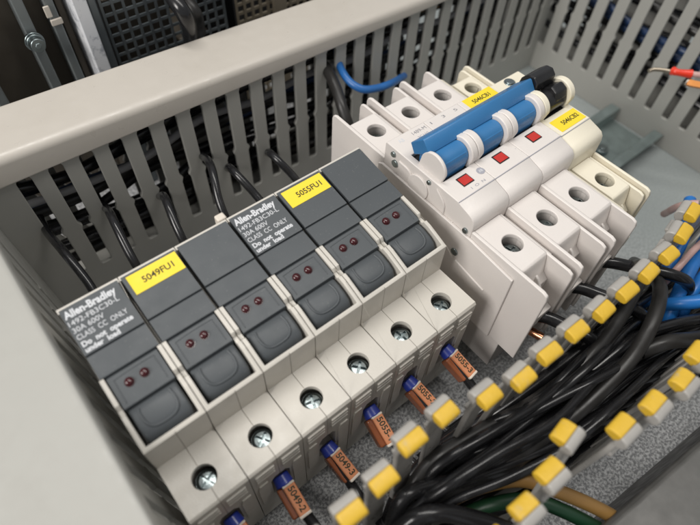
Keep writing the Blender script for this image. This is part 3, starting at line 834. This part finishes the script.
# the loom in the open duct
loom = [
 # (pixel path with heights), radius, material, label
 ([(396, 560, 5), (404, 512, 22), (424, 470, 30), (470, 436, 30), (530, 404, 28), (585, 362, 30), (618, 322, 38), (636, 288, 44), (640, 268, 40), (634, 262, 20)], 2.15, 'black_matte', 'thick black cable arching up under the yellow heads then diving down'),
 ([(410, 560, 8), (424, 520, 18), (460, 488, 24), (520, 452, 26), (580, 410, 28), (630, 360, 34), (654, 318, 40), (660, 288, 36), (652, 276, 16)], 2.4, 'black_matte', 'second thick black cable looping beside the blue wires'),
 ([(380, 560, 0), (396, 500, 14), (436, 452, 18), (500, 410, 20), (560, 366, 20), (606, 330, 22), (640, 300, 20), (700, 262, 10)], 2.3, 'black_wire', 'glossy black wire lowest along the inner finger row'),
 ([(400, 560, 8), (412, 492, 24), (448, 462, 26), (512, 440, 24), (590, 396, 22), (660, 350, 20), (740, 300, 14)], 2.1, 'black_wire', 'glossy black wire with a long highlight mid loom'),
 ([(388, 540, 20), (402, 500, 32), (432, 486, 30), (500, 470, 24), (560, 430, 20), (640, 380, 16), (740, 330, 12)], 2.2, 'black_wire', 'glossy black wire curving over the lower left of the loom'),
 ([(370, 560, 20), (420, 516, 34), (480, 520, 28), (540, 545, 20)], 2.4, 'black_wire', 'glossy black wire crossing the bottom edge of the photo'),
 ([(400, 530, 10), (440, 500, 18), (500, 480, 18), (548, 458, 16), (600, 424, 14), (680, 370, 10), (740, 340, 8)], 2.1, 'black_wire', 'glossy black wire along the outer finger row'),
 ([(420, 460, 6), (470, 420, 10), (530, 376, 12), (590, 336, 12), (640, 316, 10), (720, 290, 6)], 2.0, 'black_wire', 'black wire running close behind the inner finger heads'),
 ([(430, 478, 14), (500, 434, 16), (560, 392, 18), (620, 352, 22), (668, 330, 22), (730, 316, 16)], 1.9, 'black_wire', 'slim black wire through the middle of the loom'),
 ([(440, 500, 2), (510, 466, 4), (580, 420, 4), (650, 372, 4), (730, 320, 2)], 2.3, 'black_wire', 'black wire deep in the middle of the open duct'),
 ([(430, 448, -6), (500, 396, -6), (560, 352, -4), (620, 310, -4), (720, 258, -6)], 2.4, 'black_wire', 'black wire deepest beside the inner duct wall'),
 ([(440, 520, -8), (520, 470, -8), (600, 414, -8), (690, 350, -8), (760, 300, -8)], 2.4, 'black_wire', 'black wire deepest beside the outer duct wall'),
 ([(420, 492, -12), (500, 436, -12), (590, 376, -12), (690, 306, -12)], 3.0, 'black_matte', 'fat black cable on the duct floor'),
 ([(450, 470, 20), (520, 424, 24), (590, 372, 28), (640, 336, 30), (700, 318, 22), (760, 310, 10)], 2.0, 'black_wire', 'black wire crossing over the loom toward the right edge'),
 ([(404, 548, 0), (470, 520, 4), (540, 488, 6), (600, 440, 6), (660, 396, 6), (760, 330, 6)], 2.3, 'black_wire', 'black wire low beside the outer yellow heads'),
 ([(440, 486, 26), (500, 458, 28), (556, 424, 28), (620, 376, 24), (700, 336, 18)], 1.8, 'black_wire', 'thin black wire on top of the loom'),
 ([(640, 352, 30), (668, 342, 32), (700, 338, 28), (740, 330, 20)], 2.6, 'black_matte', 'grey-black cable leaving the loom at the right edge'),
 ([(440, 505, 0), (480, 487, 12), (520, 480, 14), (560, 492, 12), (610, 515, 6), (650, 545, 0)], 2.3, 'brown_wire', 'brown wire curving out under the lower yellow head'),
 ([(452, 520, -2), (490, 505, 8), (530, 500, 10), (566, 512, 8), (610, 535, 2)], 2.3, 'green_wire', 'green wire curving beside the brown one'),
 ([(690, 200, 24), (684, 236, 24), (668, 268, 20), (650, 300, 12), (640, 340, -4)], 2.4, 'bright_blue', 'bright blue wire nearest the inner yellow heads'),
 ([(720, 214, 22), (700, 250, 24), (682, 286, 22), (668, 320, 14), (660, 350, 0)], 2.6, 'bright_blue', 'bright blue wire diving between black loops at the right edge'),
 ([(740, 286, 22), (704, 300, 24), (672, 304, 20), (650, 306, 8)], 2.6, 'bright_blue', 'bright blue wire crossing level with the lower right loop'),
 ([(730, 220, 30), (698, 246, 31), (676, 270, 28), (656, 292, 18)], 1.3, 'pink_wire', 'thin pinkish wire between the blue ones at the right edge'),
 ([(750, 250, 20), (712, 268, 20), (690, 296, 18), (676, 330, 6)], 2.4, 'bright_blue', 'bright blue wire at the far right edge'),
 ([(740, 320, 12), (700, 325, 14), (672, 332, 12), (650, 346, 2)], 2.4, 'bright_blue', 'lowest bright blue wire at the right edge'),
 ([(720, 210, 34), (700, 204, 36), (680, 206, 30), (664, 214, 12)], 1.5, 'pink_wire', 'short pinkish wire just above the last yellow heads'),
]
rnd = random.Random(11)
spots = ['nearest the inner finger row', 'beside the inner finger row', 'left of the loom centre', 'at the loom centre', 'right of the loom centre', 'halfway to the outer finger row', 'beside the outer finger row', 'nearest the outer finger row', 'rising over the loom', 'sinking under the loom', 'kinked in the loom', 'wavering across the loom', 'resting on the thick cables', 'slipping between the thick cables']
for k in range(14):
    f = k / 13
    base = [(404, 470), (440, 440), (486, 412), (536, 384), (584, 350), (626, 322), (666, 296), (730, 262)]
    far_ = [(404, 560), (450, 520), (510, 486), (570, 452), (630, 410), (690, 366), (740, 330), (800, 290)]
    z0 = rnd.choice([14, 18, 22, 26, 30, 34]); ph = rnd.uniform(0, 6.28)
    pts = []
    for n_, (p, q) in enumerate(zip(base, far_)):
        g = .12 + .72 * f + .09 * math.sin(ph + n_ * 1.1)
        if n_ == 0: g = .25 + .5 * f
        pts.append((p[0] + (q[0] - p[0]) * g + rnd.uniform(-3, 3), p[1] + (q[1] - p[1]) * g + rnd.uniform(-3, 3), z0 + 5 * math.sin(ph * 2 + n_ * .9) - (0, 0, 0, 0, 0, 8, 22, 30)[n_] * (z0 / 24) - (8 if n_ == 0 else 0)))
    loom.append((pts, rnd.choice([1.25, 1.4, 1.55]), 'black_wire', 'thin glossy black wire ' + spots[k]))
for path, r, m, lab in loom:
    wire('cable' if 'cable' in lab else 'wire', [at(*p) for p in path], r, M[m], lab, 'cable' if 'cable' in lab else 'wire', samples=8)

# loose wires with ferrules coming in from the right
t = thing('wire', 'wire end with red ferrule and bare tinned strands pointing left at the right edge', 'wire', at(686, 74, 36))
o0 = at(686, 74, 36)
def rel(u, v, z): return at(u, v, z) - o0
bm = NB(); tube(bm, [rel(649, 71, 34), rel(653, 69.5, 34.5), rel(662, 70, 35), rel(674, 72, 35.5)], 1.0, n=10); obj('bare_strands', bm, M['bare_wire'], t, smooth=60)
bm = NB(); tube(bm, [rel(673, 71, 35.5), rel(676, 72, 36), rel(682, 73, 36), rel(691, 74, 36)], lambda s: 2.1 - .5 * math.sin(s * PI), n=16); obj('ferrule', bm, M['red_ferrule'], t, smooth=60)
bm = NB(); tube(bm, [rel(690, 74, 36), rel(705, 75.5, 36), rel(760, 80, 34)], 1.4, n=12); obj('insulation', bm, M['pink_wire'], t, smooth=60)
t = thing('wire', 'wire end with orange marker just below the red ferrule at the right edge', 'wire', at(692, 84, 38))
o0 = at(692, 84, 38)
bm = NB(); tube(bm, [rel(688, 82.5, 38), rel(696, 84.5, 38), rel(730, 90, 37)], 1.9, n=4); obj('ferrule', bm, M['orange_ferrule'], t, bevel=.3)
bm = NB(); tube(bm, [rel(686, 82, 38), rel(688.5, 82.7, 38)], 1.5, n=4); obj('label_end', bm, M['white_cap'], t)

# ================================================================== bottom right flange
bm = NB()
a, b_ = at(598, 530, 12), at(705, 436, 12)
d = (b_ - a).normalized(); nrm = Vector((d.y, -d.x, 0))
A = a - d * 60; B = b_ + d * 140
def off(p, k, z): q = p + nrm * k; return (q.x, q.y, z)
vs = [bm.verts.new(off(p, k, z)) for p in (A, B) for (k, z) in ((0, -21.9), (0, 10.5), (1.6, 12), (60, 12), (60, -21.9))]
for j in range(5): bm.faces.new((vs[j], vs[(j + 1) % 5], vs[5 + (j + 1) % 5], vs[5 + j]))
bm.faces.new(vs[:5]); bm.faces.new(vs[5:][::-1])
tag(obj('metal_channel', bm, M['flange'], bevel=.6), 'blurred dark grey metal channel in the lower right corner', 'metal channel')

# ================================================================== devices behind the far duct
PS = thing('power_supply', 'steel power supply with perforated side standing behind the covered duct', 'power supply', (90, 170, ZP))
def grid_plate(x0, x1, z0, z1, y, pitch, hole, name, m, parent, ox):
    bm = NB()
    nx = int((x1 - x0) / pitch); nz = int((z1 - z0) / pitch)
    for i in range(nx + 1): box(bm, x0 + i * pitch, y, z0, x0 + i * pitch + pitch - hole, y + 1.0, z1)
    for j in range(nz + 1): box(bm, x0, y + .12, z0 + j * pitch, x1, y + .92, z0 + j * pitch + pitch - hole)
    return obj(name, bm, m, parent, loc=ox)
grid_plate(68 - 90, 121 - 90, 10, 130, -32, 4.4, 3.3, 'perforated_side', M['grid'], PS, (0, 0, 0))
bm = NB(); box(bm, 67 - 90, -31.9, .1, 67.9 - 90, 30, 130); box(bm, 121.2 - 90, -31.9, .1, 122 - 90, 30, 130); box(bm, 67 - 90, 30.1, .1, 122 - 90, 31, 130)
obj('casing', bm, M['dark_void'], PS)
bm = NB(); box(bm, 64 - 90, -33.5, .1, 66.9 - 90, -22, 130)
obj('edge_strip', bm, M['grid'], PS, bevel=.4)
bm = NB(); box(bm, 72 - 90, -20, 20, 100 - 90, 15, 90); box(bm, 102 - 90, -18, 10, 118 - 90, 10, 60)
obj('circuit_parts', bm, M['brown_metal'], PS, bevel=1)
PS2 = thing('power_supply', 'beige perforated power supply behind the cable above the covered duct', 'power supply', (150, 176, ZP))
grid_plate(-21, 60, 10, 118, -34, 4.4, 3.0, 'perforated_side', M['grid_beige'], PS2, (0, 0, 0))
bm = NB(); box(bm, -21.9, -33.9, .1, -21.1, 30, 118); box(bm, -21.9, 30.1, .1, 61, 31, 118); box(bm, 60.2, -33.9, .1, 61, 30, 118)
obj('casing', bm, M['dark_void'], PS2)
bm = NB(); box(bm, -1, -36, 10, 7, -34.2, 118); obj('corner_post', bm, M['grid_beige'], PS2, bevel=.5)
bm = NB(); prism(bm, [(58.2, 0), (63.6, 0), (63.6, 125), (58.2, 125)], 0, 1.5, 'y')
box(bm, 58.2, 1.5, 0, 59.4, 30, 125)
o = obj('metal_bracket', bm, M['bright_metal'], loc=(0, 136, ZP + .1), bevel=.4)
tag(o, 'bright scratched upright metal bracket between the bronze panel and the perforated side', 'bracket')
DV = thing('drive_unit', 'dark bronze device side with grey upright bars and a screw in the upper left corner', 'device', (20, 150, ZP))
bm = NB(); box(bm, -80, 0, .1, 36, 60, 128); obj('side_panel', bm, M['brown_metal'], DV, bevel=.8)
bm = NB(); box(bm, 34.5, -3, .1, 37.3, -.1, 128); obj('edge_strip', bm, M['brown_metal'], DV, bevel=.4)
for x, w_ in ((19.6, 4.0), (30.0, 3.6), (-1.5, 4)):
    bm = NB(); box(bm, x, -6.5, 30, x + w_, -.1, 128) if x != 14.8 else box(bm, x, -6.5, 30, x + w_, -.1, 128)
    obj('upright_bar', bm, M['grey_metal'], DV, bevel=.5)
bm = NB(); box(bm, 29.6, -7.6, 90, 34.0, -6.6, 92.5); box(bm, 29, -7.5, 93.5, 31.2, -6.6, 98)
obj('terminal_tab', bm, M['white_cap'], DV, bevel=.3)
o = bpy.data.objects.new('screw', None); col.objects.link(o); o.parent = DV; bpy.data.objects.remove(o)
bm = NB(); c0 = Vector((21.0, -9, 87.6)); ax = Vector((0, -1, .12)).normalized()
cyl(bm, c0 - ax * 1, 3.6, 1.3, axis=ax, n=28); cyl(bm, c0 + ax * .5, 3.3, 1.2, axis=ax, n=28); cyl(bm, c0 + ax * 1.9, 2.8, 2.4, axis=ax, n=28, r2=2.6); cyl(bm, c0 + ax * 4.2, 1.2, .5, axis=ax, n=6)
o = obj('panel_screw', bm, M['steel'], DV, bevel=.25)
# black cable in front of the perforated side
wire('cable', [at(160, -30, 80), at(172, -4, 78), at(184, 14, 74), at(190, 30, 64), at(192, 60, 40)], 3.1, M['black_wire'], 'glossy black cable hanging in front of the perforated sides', 'cable')
wire('cable', [at(176, -30, 70), at(186, -2, 68), at(196, 14, 64), at(200, 32, 52)], 2.6, M['black_matte'], 'matte black cable beside the glossy one behind the covered duct', 'cable')

# ================================================================== light, world, camera
def area(name, loc, target, sx, sy, power, color):
    l = bpy.data.lights.new(name, 'AREA'); l.shape = 'RECTANGLE'; l.size = sx; l.size_y = sy; l.energy = power; l.color = color
    o = bpy.data.objects.new(name, l); col.objects.link(o); o.location = loc
    d = Vector(target) - Vector(loc); o.rotation_euler = d.to_track_quat('-Z', 'Y').to_euler()
    return o
area('room_light', (.24, .07, 1.05), (.16, .02, .04), 1.1, .14, 6.9, (1, .97, .92))
area('room_light', (-.62, .04, .58), (.16, 0, .04), .35, .35, 6.0, (1, .965, .925))  # unseen low side light from the left, brightens left-facing sides
w = bpy.data.worlds.new('World'); sc.world = w; w.use_nodes = True
bg = w.node_tree.nodes['Background']; bg.inputs[0].default_value = (.80, .82, .85, 1); bg.inputs[1].default_value = .40

cam = bpy.data.cameras.new('camera'); co = bpy.data.objects.new('camera', cam); col.objects.link(co)
co.matrix_world = Matrix.Translation(CAM * S) @ ROT.to_4x4()
cam.sensor_width = 36; cam.lens = FPX / 700 * 36
cam.clip_start = .01; cam.clip_end = 20
cam.dof.use_dof = True; cam.dof.focus_distance = .192; cam.dof.aperture_fstop = cam.lens / 2.7
sc.camera = co
sc.view_settings.view_transform = 'Standard'; sc.view_settings.look = 'None'
sc.view_settings.exposure = 0; sc.view_settings.gamma = 1
sc.cycles.max_bounces = 8; sc.cycles.diffuse_bounces = 4; sc.cycles.use_denoising = True
